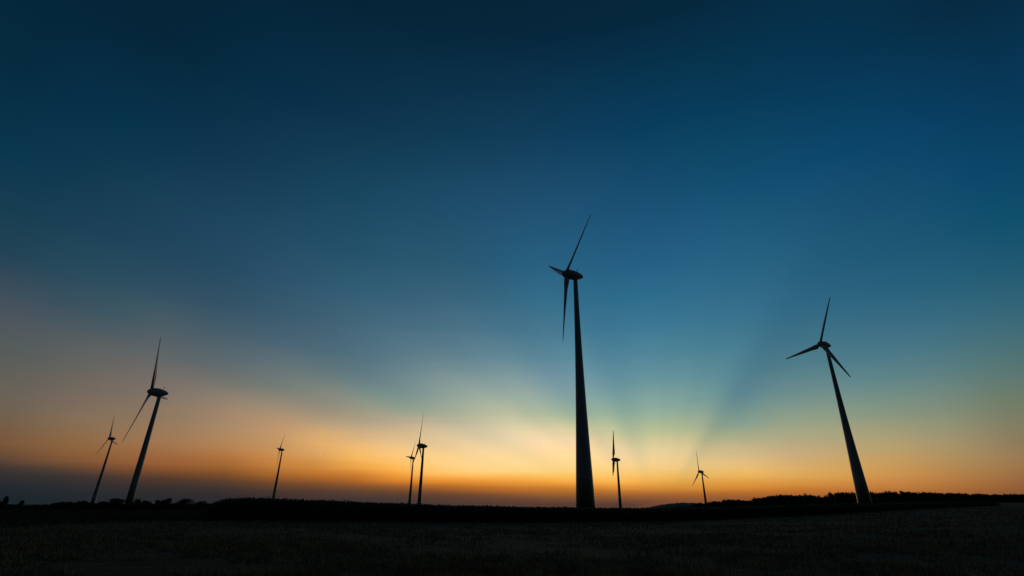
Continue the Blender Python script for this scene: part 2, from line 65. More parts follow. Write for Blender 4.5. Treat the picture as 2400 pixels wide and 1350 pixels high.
 [(0.1618,0.06997,0.03334),(0.1626,0.07029,0.03338),(0.1634,0.07062,0.03343),(0.1767,0.07485,0.03419),(0.2151,0.08659,0.03619),(0.2504,0.09916,0.0388),(0.273,0.1123,0.04261),(0.2854,0.1258,0.04826),(0.2956,0.14,0.0547),(0.3088,0.16,0.06399),(0.3041,0.1731,0.07566),(0.291,0.185,0.08853),(0.2543,0.1874,0.09918),(0.2272,0.1967,0.1127),(0.1975,0.2029,0.1238),(0.1636,0.2026,0.1333),(0.1204,0.1926,0.1605),(0.08505,0.1773,0.1775),(0.05447,0.1575,0.1905),(0.02862,0.1326,0.1964),(0.01364,0.1072,0.1805),(0.006577,0.08684,0.165),(0.003569,0.07176,0.1545),(0.0003316,0.05212,0.1302),(9.144e-05,0.03007,0.07332),(0.0001732,0.02058,0.04544),(0.00116,0.01593,0.03357),(0.003167,0.007574,0.01288)],
 [(0.1283,0.05939,0.03259),(0.1314,0.06062,0.03279),(0.1347,0.0619,0.03301),(0.1473,0.06616,0.03386),(0.1777,0.07566,0.03567),(0.2055,0.08576,0.03801),(0.2236,0.09614,0.0413),(0.2335,0.1068,0.04619),(0.2429,0.1183,0.05157),(0.2556,0.1348,0.05923),(0.2536,0.1456,0.06868),(0.2443,0.155,0.07863),(0.2132,0.1567,0.08682),(0.1919,0.1648,0.09822),(0.1684,0.1707,0.1075),(0.1422,0.1732,0.1158),(0.1051,0.1659,0.135),(0.07373,0.1529,0.1472),(0.04823,0.1389,0.1672),(0.02513,0.1175,0.1709),(0.009316,0.09334,0.1597),(0.001619,0.0758,0.1474),(0.000423,0.06142,0.1413),(0.0001528,0.04431,0.1137),(9.117e-05,0.0256,0.06099),(0.0001738,0.02062,0.04521),(0.001175,0.01595,0.03342),(0.003168,0.007575,0.01288)],
 [(0.1045,0.05192,0.03203),(0.1095,0.0539,0.0324),(0.1146,0.05595,0.03281),(0.1268,0.06025,0.03375),(0.1511,0.06813,0.03541),(0.1735,0.07643,0.03754),(0.1884,0.08481,0.04042),(0.1963,0.09329,0.04464),(0.2046,0.1027,0.04912),(0.216,0.1161,0.05542),(0.2163,0.1253,0.06305),(0.21,0.1332,0.07093),(0.1842,0.1348,0.07787),(0.1672,0.1422,0.08791),(0.1488,0.1483,0.09694),(0.1285,0.1532,0.1063),(0.09733,0.1481,0.1219),(0.07072,0.1378,0.1325),(0.04836,0.1272,0.1518),(0.02604,0.1091,0.1556),(0.01004,0.08771,0.1476),(0.001382,0.07125,0.137),(0.0001807,0.05558,0.1284),(9.33e-05,0.03634,0.09318),(9.262e-05,0.02054,0.04733),(0.0001961,0.01828,0.04093),(0.001279,0.01447,0.03072),(0.003168,0.007575,0.01288)],
 [(0.08743,0.04661,0.03159),(0.09382,0.04921,0.03215),(0.1005,0.05189,0.03274),(0.1122,0.05625,0.03378),(0.1319,0.06292,0.03534),(0.1502,0.0699,0.0373),(0.1628,0.07681,0.03984),(0.1692,0.08365,0.04344),(0.1762,0.09128,0.04717),(0.186,0.1021,0.05231),(0.1881,0.1101,0.05846),(0.1844,0.1171,0.06488),(0.1635,0.1191,0.07134),(0.1498,0.1257,0.08047),(0.135,0.132,0.08956),(0.1186,0.1382,0.09979),(0.09205,0.1343,0.1126),(0.06897,0.1263,0.1219),(0.04864,0.118,0.1394),(0.02753,0.1026,0.1435),(0.01148,0.08383,0.1381),(0.002198,0.06882,0.1303),(0.0002662,0.05476,0.1215),(0.0001094,0.03633,0.09079),(0.0001179,0.01847,0.04357),(0.000212,0.01655,0.03774),(0.001356,0.01336,0.02868),(0.003168,0.007575,0.01288)],
 [(0.06086,0.03821,0.03054),(0.06924,0.04183,0.0316),(0.07805,0.04557,0.03266),(0.0889,0.05001,0.03395),(0.1008,0.05467,0.03534),(0.1125,0.05949,0.03693),(0.1212,0.06409,0.03879),(0.1252,0.06819,0.04106),(0.1295,0.07257,0.04331),(0.1354,0.07866,0.04628),(0.14,0.08473,0.04982),(0.141,0.09061,0.05421),(0.1301,0.09418,0.06091),(0.1219,0.09941,0.06877),(0.1126,0.1055,0.07831),(0.1021,0.1125,0.09014),(0.08372,0.1097,0.09814),(0.06692,0.1055,0.105),(0.04954,0.1006,0.1164),(0.03222,0.0908,0.1209),(0.01663,0.07764,0.1206),(0.005463,0.06549,0.119),(0.002102,0.05416,0.1103),(0.0003073,0.03955,0.0898),(0.0001504,0.02506,0.05846),(0.0001951,0.01947,0.04423),(0.001163,0.01405,0.02989),(0.00317,0.007577,0.01288)],
 [(0.03522,0.02762,0.02771),(0.04202,0.03108,0.02927),(0.04953,0.0348,0.03092),(0.05741,0.0386,0.03253),(0.06295,0.04119,0.03355),(0.06897,0.04389,0.03453),(0.0741,0.04641,0.03543),(0.0765,0.04844,0.03625),(0.07901,0.05054,0.03713),(0.08235,0.05342,0.03842),(0.08674,0.05736,0.04018),(0.08959,0.06153,0.04302),(0.08655,0.0653,0.04874),(0.08364,0.0691,0.05467),(0.08008,0.07418,0.06291),(0.07602,0.08076,0.07404),(0.06667,0.07924,0.078),(0.05852,0.07798,0.08256),(0.04832,0.07627,0.08885),(0.03401,0.07198,0.09326),(0.01934,0.06525,0.0958),(0.007616,0.05747,0.09923),(0.004607,0.05092,0.09201),(0.001571,0.04077,0.08529),(0.0002164,0.03023,0.06975),(0.0001944,0.02148,0.04856),(0.001093,0.01443,0.03041),(0.003172,0.007579,0.01289)],
 [(0.01153,0.01448,0.01985),(0.01392,0.01611,0.02104),(0.01655,0.01785,0.02228),(0.01927,0.0196,0.02351),(0.02104,0.02072,0.02429),(0.023,0.0219,0.02504),(0.02495,0.02305,0.02573),(0.02654,0.02413,0.02636),(0.02821,0.02524,0.02704),(0.03016,0.02668,0.02802),(0.03152,0.02827,0.02929),(0.0328,0.03012,0.03112),(0.0334,0.03237,0.03425),(0.03403,0.03461,0.03737),(0.03481,0.03762,0.04169),(0.0358,0.04156,0.04749),(0.03244,0.04129,0.04947),(0.02957,0.04118,0.05184),(0.02579,0.041,0.05508),(0.01965,0.04006,0.05805),(0.01257,0.03731,0.05839),(0.006447,0.03397,0.05906),(0.003853,0.03101,0.05595),(0.002653,0.02637,0.05225),(0.001776,0.02069,0.04394),(0.00148,0.0152,0.033),(0.002078,0.01176,0.02378),(0.003173,0.007582,0.0129)],
 [(0.006237,0.008726,0.01275),(0.007081,0.009448,0.01352),(0.007976,0.0102,0.01431),(0.008923,0.01099,0.01512),(0.009668,0.0116,0.01575),(0.01044,0.01222,0.0164),(0.01125,0.01287,0.01706),(0.0121,0.01354,0.01773),(0.01298,0.01424,0.01842),(0.01399,0.01509,0.01933),(0.01449,0.01581,0.02037),(0.0151,0.0167,0.02165),(0.01597,0.01795,0.02336),(0.0168,0.01916,0.02501),(0.01789,0.02073,0.02719),(0.01925,0.02273,0.02998),(0.01758,0.02256,0.03092),(0.01598,0.02238,0.0319),(0.01395,0.02215,0.03324),(0.01154,0.02169,0.03455),(0.008684,0.02021,0.03366),(0.005789,0.01856,0.03263),(0.00348,0.0169,0.03143),(0.003444,0.0152,0.02864),(0.003039,0.01305,0.02525),(0.002444,0.01056,0.02143),(0.002793,0.009462,0.01809),(0.003185,0.007598,0.01292)],
 [(0.005946,0.00603,0.006995),(0.006378,0.006461,0.007533),(0.006827,0.006911,0.008094),(0.007294,0.007377,0.008679),(0.007656,0.007739,0.009134),(0.008028,0.008111,0.009602),(0.00841,0.008493,0.01008),(0.008803,0.008886,0.01058),(0.009205,0.009289,0.01109),(0.009703,0.009786,0.01175),(0.01013,0.01021,0.01242),(0.01065,0.01074,0.01327),(0.01138,0.01146,0.01444),(0.01193,0.01206,0.01553),(0.01266,0.01284,0.01698),(0.01359,0.01384,0.01884),(0.01258,0.01355,0.01895),(0.01159,0.01326,0.01906),(0.01029,0.01287,0.01923),(0.008758,0.01231,0.01925),(0.007296,0.01129,0.01839),(0.005746,0.01013,0.0174),(0.004462,0.009139,0.01651),(0.003978,0.008892,0.01617),(0.003363,0.008569,0.01581),(0.002618,0.008139,0.01541),(0.002975,0.00806,0.0146),(0.003132,0.007563,0.01281)],
]

world = bpy.data.worlds.new("World")
sc.world = world
world.use_nodes = True
wt = world.node_tree
wn, wl = wt.nodes, wt.links
wn.clear()


def wmath(op, a, b=None, c=None, clamp=False):
    n = wn.new("ShaderNodeMath")
    n.operation = op
    n.use_clamp = clamp
    for i, v in enumerate((a, b, c)):
        if v is None:
            continue
        if isinstance(v, (int, float)):
            n.inputs[i].default_value = v
        else:
            wl.new(v, n.inputs[i])
    return n.outputs[0]


tc = wn.new("ShaderNodeTexCoord")
sep = wn.new("ShaderNodeSeparateXYZ")
wl.new(tc.outputs["Generated"], sep.inputs[0])
X, Y, Z = sep.outputs
az = wmath("MULTIPLY", wmath("ARCTAN2", X, Y), 180 / math.pi)
el = wmath("MULTIPLY", wmath("ARCSINE", Z, clamp=False), 180 / math.pi)
# thin stretched veils: the layers near the horizon are not perfectly level
comb = wn.new("ShaderNodeCombineXYZ")
wl.new(wmath("MULTIPLY", az, 0.045), comb.inputs[0])
wl.new(wmath("MULTIPLY", el, 1.1), comb.inputs[1])
veil = wn.new("ShaderNodeTexNoise")
veil.inputs["Scale"].default_value = 1.0
veil.inputs["Detail"].default_value = 4.0
veil.inputs["Roughness"].default_value = 0.55
wl.new(comb.outputs[0], veil.inputs["Vector"])
amp = wmath("MINIMUM", wmath("ADD", wmath("MULTIPLY", wmath("MAXIMUM", el, 0.0), 0.12), 0.28), 0.7)
el2 = wmath("ADD", el, wmath("MULTIPLY", wmath("SUBTRACT", veil.outputs[0], 0.5), amp))
el2 = wmath("MAXIMUM", el2, 0.0)
u = wmath("SQRT", wmath("DIVIDE", el2, 90.0))
cur = None
for j, a in enumerate(SKY_AZ):
    cr = wn.new("ShaderNodeValToRGB")
    els = cr.color_ramp.elements
    for i, e in enumerate(SKY_EL):
        pos = math.sqrt(e / 90.0)
        if i == 0:
            s = els[0]; s.position = 0
        elif i == len(SKY_EL) - 1:
            s = els[len(els) - 1]; s.position = 1
        else:
            s = els.new(pos)
        s.color = (*SKY[j][i], 1)
    wl.new(u, cr.inputs[0])
    if cur is None:
        cur = cr.outputs[0]
    else:
        a0 = SKY_AZ[j - 1]
        fac = wmath("MULTIPLY", wmath("SUBTRACT", az, float(a0)), 1.0 / (a - a0), clamp=True)
        mx = wn.new("ShaderNodeMix")
        mx.data_type = "RGBA"
        wl.new(fac, mx.inputs[0])
        wl.new(cur, mx.inputs[6])
        wl.new(cr.outputs[0], mx.inputs[7])
        cur = mx.outputs[2]
# crepuscular rays fanning out from the set sun
dxa = wmath("SUBTRACT", az, SUN_AZ)
dye = wmath("ADD", el, 0.5)
phi = wmath("MULTIPLY", wmath("ARCTAN2", dye, dxa), 1.0 / math.pi)
RAYS = [(0, 0), (8, .1), (15, -.1), (23, .12), (34, 0), (42, -.3), (46, -.65), (49, -.8), (52, -.6), (55.5, .1), (60, .5), (66, .35), (72, .55), (80, .4), (87, .4), (95, -.15),
        (102, -.5), (107, -.3), (112, .1), (118, .1), (124, -.3), (129, -.1), (136, .4), (142, .25), (147, .5), (152, .05), (156.5, -.4), (161, .05), (164, -.1), (167.5, .3), (172, -.05), (180, 0)]
rr = wn.new("ShaderNodeValToRGB")
rr.color_ramp.interpolation = "CARDINAL"
rels = rr.color_ramp.elements
for i, (d, v) in enumerate(RAYS):
    if i == 0:
        s = rels[0]; s.position = 0
    elif i == len(RAYS) - 1:
        s = rels[len(rels) - 1]; s.position = 1
    else:
        s = rels.new(d / 180.0)
    g = 0.5 + 0.5 * v * 0.98
    s.color = (g, g, g, 1)
wl.new(phi, rr.inputs[0])
fade = wn.new("ShaderNodeMapRange")
fade.interpolation_type = "SMOOTHSTEP"
fade.inputs[1].default_value, fade.inputs[2].default_value = 0.8, 7.5
wl.new(el, fade.inputs[0])
fade2 = wn.new("ShaderNodeMapRange")
fade2.interpolation_type = "SMOOTHSTEP"
fade2.inputs[1].default_value, fade2.inputs[2].default_value = 38.0, 8.0
wl.new(el, fade2.inputs[0])
ray = wmath("MULTIPLY", wmath("SUBTRACT", rr.outputs[0], 0.5), wmath("MULTIPLY", fade.outputs[0], fade2.outputs[0]))
rayn = [wmath("ADD", wmath("MULTIPLY", ray, k), 1.0) for k in (0.43, 0.28, 0.14)]
rc = wn.new("ShaderNodeCombineXYZ")
for i in range(3):
    wl.new(rayn[i], rc.inputs[i])
mul = wn.new("ShaderNodeVectorMath")
mul.operation = "MULTIPLY"
wl.new(cur, mul.inputs[0])
wl.new(rc.outputs[0], mul.inputs[1])
# one bright evening planet low over the field
pd = Vector((math.sin(rad(-19.67)) * math.cos(rad(4.79)), math.cos(rad(-19.67)) * math.cos(rad(4.79)), math.sin(rad(4.79))))
dist = wn.new("ShaderNodeVectorMath")
dist.operation = "DISTANCE"
wl.new(tc.outputs["Generated"], dist.inputs[0])
dist.inputs[1].default_value = pd
star = wmath("MULTIPLY", wmath("LESS_THAN", dist.outputs["Value"], 0.00055), 0.35)
adds = wn.new("ShaderNodeVectorMath")
adds.operation = "ADD"
wl.new(mul.outputs[0], adds.inputs[0])
wl.new(star, adds.inputs[1])
bg = wn.new("ShaderNodeBackground")
wl.new(adds.outputs[0], bg.inputs[0])
bg.inputs[1].default_value = 1.0
sky = wn.new("ShaderNodeTexSky")
sky.sky_type = "NISHITA"
sky.sun_disc = False
sky.sun_elevation = rad(SUN_EL)
sky.sun_rotation = rad(SUN_AZ)
bg2 = wn.new("ShaderNodeBackground")
wl.new(sky.outputs[0], bg2.inputs[0])
bg2.inputs[1].default_value = 0.04
addsh = wn.new("ShaderNodeAddShader")
wl.new(bg.outputs[0], addsh.inputs[0])
wl.new(bg2.outputs[0], addsh.inputs[1])
wo = wn.new("ShaderNodeOutputWorld")
wl.new(addsh.outputs[0], wo.inputs[0])

# the last light from the place where the sun went down
sun_data = bpy.data.lights.new("sun", "SUN")
sun_data.energy = 0.02
sun_data.angle = rad(4)
sun_data.color = (1.0, 0.72, 0.42)
sun = bpy.data.objects.new("sun", sun_data)
COL.objects.link(sun)
sd = Vector((math.sin(rad(SUN_AZ)) * math.cos(rad(1.0)), math.cos(rad(SUN_AZ)) * math.cos(rad(1.0)), math.sin(rad(1.0))))
sun.rotation_euler = sd.to_track_quat("Z", "Y").to_euler()
sun.location = sd * 300

vs = sc.view_settings
vs.view_transform = "Standard"
vs.look = "None"
vs.exposure = 0.0
vs.gamma = 1.0
vs.use_curve_mapping = False


# ------------------------------------------------------------------ helpers
def material(name, base, rough=0.7, noise=None, scale=3.0, detail=4.0, bump=0.0, spec=0.5, coord="Object"):
    mt = bpy.data.materials.new(name)
    mt.use_nodes = True
    nt = mt.node_tree
    b = nt.nodes["Principled BSDF"]
    b.inputs["Roughness"].default_value = rough
    b.inputs["Specular IOR Level"].default_value = spec
    b.inputs["Base Color"].default_value = (*base, 1)
    if noise is not None or bump:
        t = nt.nodes.new("ShaderNodeTexCoord")
        n = nt.nodes.new("ShaderNodeTexNoise")
        n.inputs["Scale"].default_value = scale
        n.inputs["Detail"].default_value = detail
        nt.links.new(t.outputs[coord], n.inputs["Vector"])
        if noise is not None:
            r = nt.nodes.new("ShaderNodeValToRGB")
            r.color_ramp.elements[0].position = 0.32
            r.color_ramp.elements[1].position = 0.68
            r.color_ramp.elements[0].color = (*base, 1)
            r.color_ramp.elements[1].color = (*noise, 1)
            nt.links.new(n.outputs[0], r.inputs[0])
            nt.links.new(r.outputs[0], b.inputs["Base Color"])
        if bump:
            bp = nt.nodes.new("ShaderNodeBump")
            bp.inputs["Strength"].default_value = bump
            bp.inputs["Distance"].default_value = 0.1
            nt.links.new(n.outputs[0], bp.inputs["Height"])
            nt.links.new(bp.outputs[0], b.inputs["Normal"])
    return mt


def mesh_np(name, verts, faces, mat, smooth=False):
    """verts (n,3) array; faces (m,k) array of equal-size polygons or a list of lists."""
    me = bpy.data.meshes.new(name)
    if isinstance(faces, np.ndarray):
        nf, k = faces.shape
        me.vertices.add(len(verts))
        me.vertices.foreach_set("co", np.asarray(verts, np.float32).ravel())
        me.loops.add(nf * k)
        me.loops.foreach_set("vertex_index", faces.astype(np.int32).ravel())
        me.polygons.add(nf)
        me.polygons.foreach_set("loop_start", np.arange(0, nf * k, k, dtype=np.int32))
        me.update(calc_edges=True)
    else:
        me.from_pydata([tuple(v) for v in verts], [], faces)
    me.validate()
    if smooth:
        me.polygons.foreach_set("use_smooth", [True] * len(me.polygons))
    me.materials.append(mat)
    me.update()
    return me


def obj(name, me, parent=None, loc=None):
    o = bpy.data.objects.new(name, me)
    COL.objects.link(o)
    if parent is not None:
        o.parent = parent
    if loc is not None:
        o.location = loc
    return o


def tag(o, label=None, cat=None, group=None, kind=None):
    for k, v in (("label", label), ("category", cat), ("group", group), ("kind", kind)):
        if v:
            o[k] = v
    return o


def lathe(profile, seg=32, axis="Z", cap=True):
    """profile: list of (s, r); returns verts, faces (list)."""
    v, f = [], []
    n = len(profile)
    for s, r in profile:
        for k in range(seg):
            a = 2 * math.pi * k / seg
            v.append((r * math.cos(a), r * math.sin(a), s) if axis == "Z" else (r * math.cos(a), s, r * math.sin(a)))
    for i in range(n - 1):
        for k in range(seg):
            k2 = (k + 1) % seg
            q = [i * seg + k, i * seg + k2, (i + 1) * seg + k2, (i + 1) * seg + k]
            f.append(q if axis == "Z" else q[::-1])
    if cap:
        a = list(range(seg))
        b = [(n - 1) * seg + k for k in range(seg)]
        f.append(a[::-1] if axis == "Z" else a)
        f.append(b if axis == "Z" else b[::-1])
    return v, f


def smooth_noise(x, y, seed=0):
    """cheap band-limited noise in [-1,1]"""
    r = np.random.default_rng(seed)
    out = np.zeros_like(np.asarray(x, float))
    for _ in range(9):
        k = r.normal(size=2)
        out = out + np.sin(k[0] * x + k[1] * y + r.uniform(0, 6.28))
    return out / 4.5


# ------------------------------------------------------------------ terrain
G_AZ = [-180, -90, -60, -45, -32, -24, -12, 8, 14, 20, 26, 33, 45, 60, 90, 180]
G_SL = [0, -0.001, -0.0035, -0.0042, -0.0038, -0.002, 0, 0, 0.0004, 0.0040, 0.0090, 0.0134, 0.0150, 0.0135, 0.004, 0]


def ground_z(x, y):
    x = np.asarray(x, float); y = np.asarray(y, float)
    r = np.hypot(x, y)
    a = np.degrees(np.arctan2(x, y))
    g = np.interp(a, G_AZ, G_SL)
    # soften the table
    g = 0.5 * g + 0.25 * np.interp(a - 4, G_AZ, G_SL) + 0.25 * np.interp(a + 4, G_AZ, G_SL)
    rr_ = np.where(r < 900, r, 900 + (r - 900) * 0.25)
    near = np.clip((r - 10) / 30, 0, 1)
    z = g * rr_ * near
    z = z + 0.05 * smooth_noise(x * 0.09, y * 0.09, 3) * np.clip(r / 30, 0, 1) * np.clip(1 - (r - 60) / 60, 0, 1)
    return z


def gz(x, y):
    return float(ground_z(np.array([x]), np.array([y]))[0])


M_field = bpy.data.materials.new("stubble_soil")
M_field.use_nodes = True
nt = M_field.node_tree
b = nt.nodes["Principled BSDF"]
b.inputs["Roughness"].default_value = 0.95
b.inputs["Specular IOR Level"].default_value = 0.1
t = nt.nodes.new("ShaderNodeTexCoord")
n1 = nt.nodes.new("ShaderNodeTexNoise"); n1.inputs["Scale"].default_value = 0.9; n1.inputs["Detail"].default_value = 8; n1.inputs["Roughness"].default_value = 0.7
n2 = nt.nodes.new("ShaderNodeTexNoise"); n2.inputs["Scale"].default_value = 0.05; n2.inputs["Detail"].default_value = 3
for n in (n1, n2):
    nt.links.new(t.outputs["Object"], n.inputs["Vector"])
r1 = nt.nodes.new("ShaderNodeValToRGB")
r1.color_ramp.elements[0].position, r1.color_ramp.elements[1].position = 0.36, 0.66
r1.color_ramp.elements[0].color = (0.030, 0.019, 0.010, 1)
r1.color_ramp.elements[1].color = (0.15, 0.093, 0.040, 1)
r2 = nt.nodes.new("ShaderNodeValToRGB")
r2.color_ramp.elements[0].position, r2.color_ramp.elements[1].position = 0.4, 0.65
r2.color_ramp.elements[0].color = (0.75, 0.80, 0.70, 1)
r2.color_ramp.elements[1].color = (1.15, 1.05, 0.95, 1)
mm = nt.nodes.new("ShaderNodeMix"); mm.data_type = "RGBA"; mm.blend_type = "MULTIPLY"; mm.inputs[0].default_value = 1.0
nt.links.new(n1.outputs[0], r1.inputs[0]); nt.links.new(n2.outputs[0], r2.inputs[0])
nt.links.new(r1.outputs[0], mm.inputs[6]); nt.links.new(r2.outputs[0], mm.inputs[7])
nt.links.new(mm.outputs[2], b.inputs["Base Color"])
bp = nt.nodes.new("ShaderNodeBump"); bp.inputs["Strength"].default_value = 0.7; bp.inputs["Distance"].default_value = 0.12
nt.links.new(n1.outputs[0], bp.inputs["Height"]); nt.links.new(bp.outputs[0], b.inputs["Normal"])

rs = np.concatenate([[0.0], np.geomspace(3, 14000, 150)])
NA = 360
aa = np.linspace(0, 2 * math.pi, NA, endpoint=False)
gx = (rs[:, None] * np.sin(aa)[None]).ravel()
gy = (rs[:, None] * np.cos(aa)[None]).ravel()
gv = np.stack([gx, gy, ground_z(gx, gy)], 1)
ii, kk = np.meshgrid(np.arange(len(rs) - 1), np.arange(NA), indexing="ij")
k2 = (kk + 1) % NA
gf = np.stack([ii * NA + kk, (ii + 1) * NA + kk, (ii + 1) * NA + k2, ii * NA + k2], -1).reshape(-1, 4)
gf = gf[:, ::-1]
ground = obj("ground", mesh_np("ground", gv, gf, M_field, True))
tag(ground, "dark harvested stubble field reaching to the horizon", kind="structure")

# far wooded hill on the horizon, left of the wood
M_hill = material("far_forest", (0.030, 0.040, 0.028), 0.95, (0.055, 0.065, 0.04), 0.02, 6, 0.6, 0.1)
HILL = [(11.6, 0.0), (13.2, 3.5), (14.2, 11), (15.2, 21), (16.2, 28), (17.2, 32), (18.2, 32), (19.4, 29), (21, 29), (24, 34), (27, 38), (31, 36), (36, 30), (42, 20), (50, 0)]
hv, nrad, nang = [], 14, 420
ha = np.linspace(11.6, 50, nang)
hz = np.interp(ha, [p[0] for p in HILL], [p[1] for p in HILL])
hrng = np.random.default_rng(4)
for i in range(nrad):
    tt = i / (nrad - 1)
    rr_ = 2450 + 700 * tt
    prof = math.sin(math.pi * min(1, tt * 1.0)) ** 0.6
    jit = hrng.normal(0, 1.1, nang) * (1 if 0 < i < nrad - 1 else 0) * np.clip(hz / 8, 0, 1)
    for k in range(nang):
        x, y = rr_ * math.sin(rad(ha[k])), rr_ * math.cos(rad(ha[k]))
        hv.append((x, y, gz(x, y) * 0 + (hz[k] * prof) + jit[k] - 1.0))
hv = np.array(hv)
ii, kk = np.meshgrid(np.arange(nrad - 1), np.arange(nang - 1), indexing="ij")
hf = np.stack([ii * nang + kk, ii * nang + kk + 1, (ii + 1) * nang + kk + 1, (ii + 1) * nang + kk], -1).reshape(-1, 4)
hill = obj("hill", mesh_np("hill", hv, hf, M_hill))
tag(hill, "low dark wooded hill on the far horizon", kind="structure")

# ------------------------------------------------------------------ wind turbines
M_paint = material("turbine_paint", (0.40, 0.40, 0.39), 0.5, (0.47, 0.47, 0.46), 0.6, 5, 0.02, 0.4)
M_blade = material("blade_gelcoat", (0.42, 0.42, 0.41), 0.45, (0.48, 0.48, 0.47), 0.4, 4, 0.0, 0.4)
M_dark = material("anemometer_metal", (0.18, 0.18, 0.18), 0.5, (0.26, 0.26, 0.26), 4, 3)
# tower paint: light grey with graded green rings round the foot
M_tower = bpy.data.materials.new("tower_paint")
M_tower.use_nodes = True
nt = M_tower.node_tree
b = nt.nodes["Principled BSDF"]
b.inputs["Roughness"].default_value = 0.28
b.inputs["Specular IOR Level"].default_value = 0.28
t = nt.nodes.new("ShaderNodeTexCoord")
sp = nt.nodes.new("ShaderNodeSeparateXYZ")
nt.links.new(t.outputs["Object"], sp.inputs[0])
dv = nt.nodes.new("ShaderNodeMath"); dv.operation = "DIVIDE"; dv.inputs[1].default_value = 20.0
nt.links.new(sp.outputs[2], dv.inputs[0])
ring = nt.nodes.new("ShaderNodeValToRGB")
ring.color_ramp.interpolation = "CONSTANT"
stops = [(0.0, (0.035, 0.06, 0.03)), (0.13, (0.06, 0.09, 0.05)), (0.26, (0.10, 0.135, 0.09)), (0.39, (0.16, 0.20, 0.15)), (0.52, (0.25, 0.28, 0.24)), (0.65, (0.38, 0.38, 0.37))]
for i, (p, c) in enumerate(stops):
    s = ring.color_ramp.elements[0] if i == 0 else (ring.color_ramp.elements[1] if i == 1 else ring.color_ramp.elements.new(p))
    s.position = p
    s.color = (*c, 1)
nt.links.new(dv.outputs[0], ring.inputs[0])
nn = nt.nodes.new("ShaderNodeTexNoise"); nn.inputs["Scale"].default_value = 0.5; nn.inputs["Detail"].default_value = 5
mp = nt.nodes.new("ShaderNodeMapping"); mp.inputs["Scale"].default_value = (1, 1, 0.08)
nt.links.new(t.outputs["Object"], mp.inputs[0]); nt.links.new(mp.outputs[0], nn.inputs["Vector"])
mr = nt.nodes.new("ShaderNodeMapRange"); mr.inputs[3].default_value = 0.86; mr.inputs[4].default_value = 1.06
nt.links.new(nn.outputs[0], mr.inputs[0])
mm = nt.nodes.new("ShaderNodeVectorMath"); mm.operation = "SCALE"
nt.links.new(ring.outputs[0], mm.inputs[0]); nt.links.new(mr.outputs[0], mm.inputs["Scale"])
nt.links.new(mm.outputs[0], b.inputs["Base Color"])

TILT = rad(4)
OVER = 4.74          # rotor centre ahead of the tower axis
R_ROTOR = 35.0
PITCH_RUN, PITCH_PARKED = 2.0, 66.0   # most rotors run; the side-on one is parked with its blades turned out of the wind


def airfoil(n=10):
    """closed section, chord 1, leading edge at +0.3, trailing edge at -0.7; (chordwise, thickness)"""
    xs = [0.5 * (1 - math.cos(math.pi * i / n)) for i in range(n + 1)]
    th = lambda x: 0.5 * (0.2969 * math.sqrt(x) - 0.126 * x - 0.3516 * x * x + 0.2843 * x ** 3 - 0.1036 * x ** 4) / 0.1
    upp = [(0.3 - x, th(x) + 0.12 * math.sin(math.pi * x)) for x in xs]
    low = [(0.3 - x, -th(x) * 0.8 + 0.12 * math.sin(math.pi * x)) for x in xs[1:-1]]
    return upp + low[::-1]


def blade_mesh(pitch, wide_root=False):
    AF = airfoil()
    n = len(AF)
    # r, chord, thickness ratio, twist, roundness
    st = [(1.3, 1.75, 1, 0, 1), (2.4, 1.75, 1, 0, 1), (3.2, 1.75, 0.95, 16, 0.9), (4.6, 2.2, 0.62, 17, 0.45), (6.4, 2.85, 0.42, 16, 0.1), (8.6, 3.05, 0.36, 13, 0),
          (11, 2.85, 0.32, 10.5, 0), (14, 2.5, 0.29, 8, 0), (18, 2.1, 0.27, 5.5, 0), (22, 1.75, 0.25, 3.5, 0), (26, 1.42, 0.24, 2, 0), (30, 1.1, 0.23, 1, 0),
          (33, 0.85, 0.22, 0.4, 0), (34.4, 0.6, 0.2, 0.2, 0), (34.9, 0.32, 0.2, 0, 0), (35.0, 0.08, 0.2, 0, 0)]
    if wide_root:
        st = [(1.3, 1.8, 1, 0, 1), (2.0, 2.2, 0.8, 18, 0.6), (2.9, 3.0, 0.5, 24, 0.2), (4.0, 3.4, 0.40, 23, 0), (5.4, 3.35, 0.36, 20, 0), (7.5, 3.0, 0.33, 15, 0), (10, 2.62, 0.31, 11, 0)] + st[6 + 1:]
    v, f = [], []
    for (r, c, th, tw, rd) in st:
        a = rad(pitch + tw)
        for i, (cx, ty) in enumerate(AF):
            ang = math.pi * 2 * i / n
            px = cx * c
            py = ty * c * th
            qx, qy = 0.5 * 1.75 * math.cos(ang), 0.5 * 1.75 * math.sin(ang)
            px = px * (1 - rd) + qx * rd
            py = py * (1 - rd) + qy * rd
            # chord direction turns from tangential (x) to axial (y) with pitch; local: x tangential, y axial (upwind), z span
            v.append((-(px * math.cos(a) - py * math.sin(a)), px * math.sin(a) + py * math.cos(a), r))
    for i in range(len(st) - 1):
        for k in range(n):
            k2 = (k + 1) % n
            f.append([i * n + k2, i * n + k, (i + 1) * n + k, (i + 1) * n + k2])
    f.append(list(range(n))[::-1])
    f.append([(len(st) - 1) * n + k for k in range(n)])
    return mesh_np("rotor_blade", v, f, M_blade, True)


BLADE_RUN, BLADE_PARKED, BLADE_WIDE = blade_mesh(PITCH_RUN), blade_mesh(PITCH_PARKED), blade_mesh(PITCH_RUN, True)
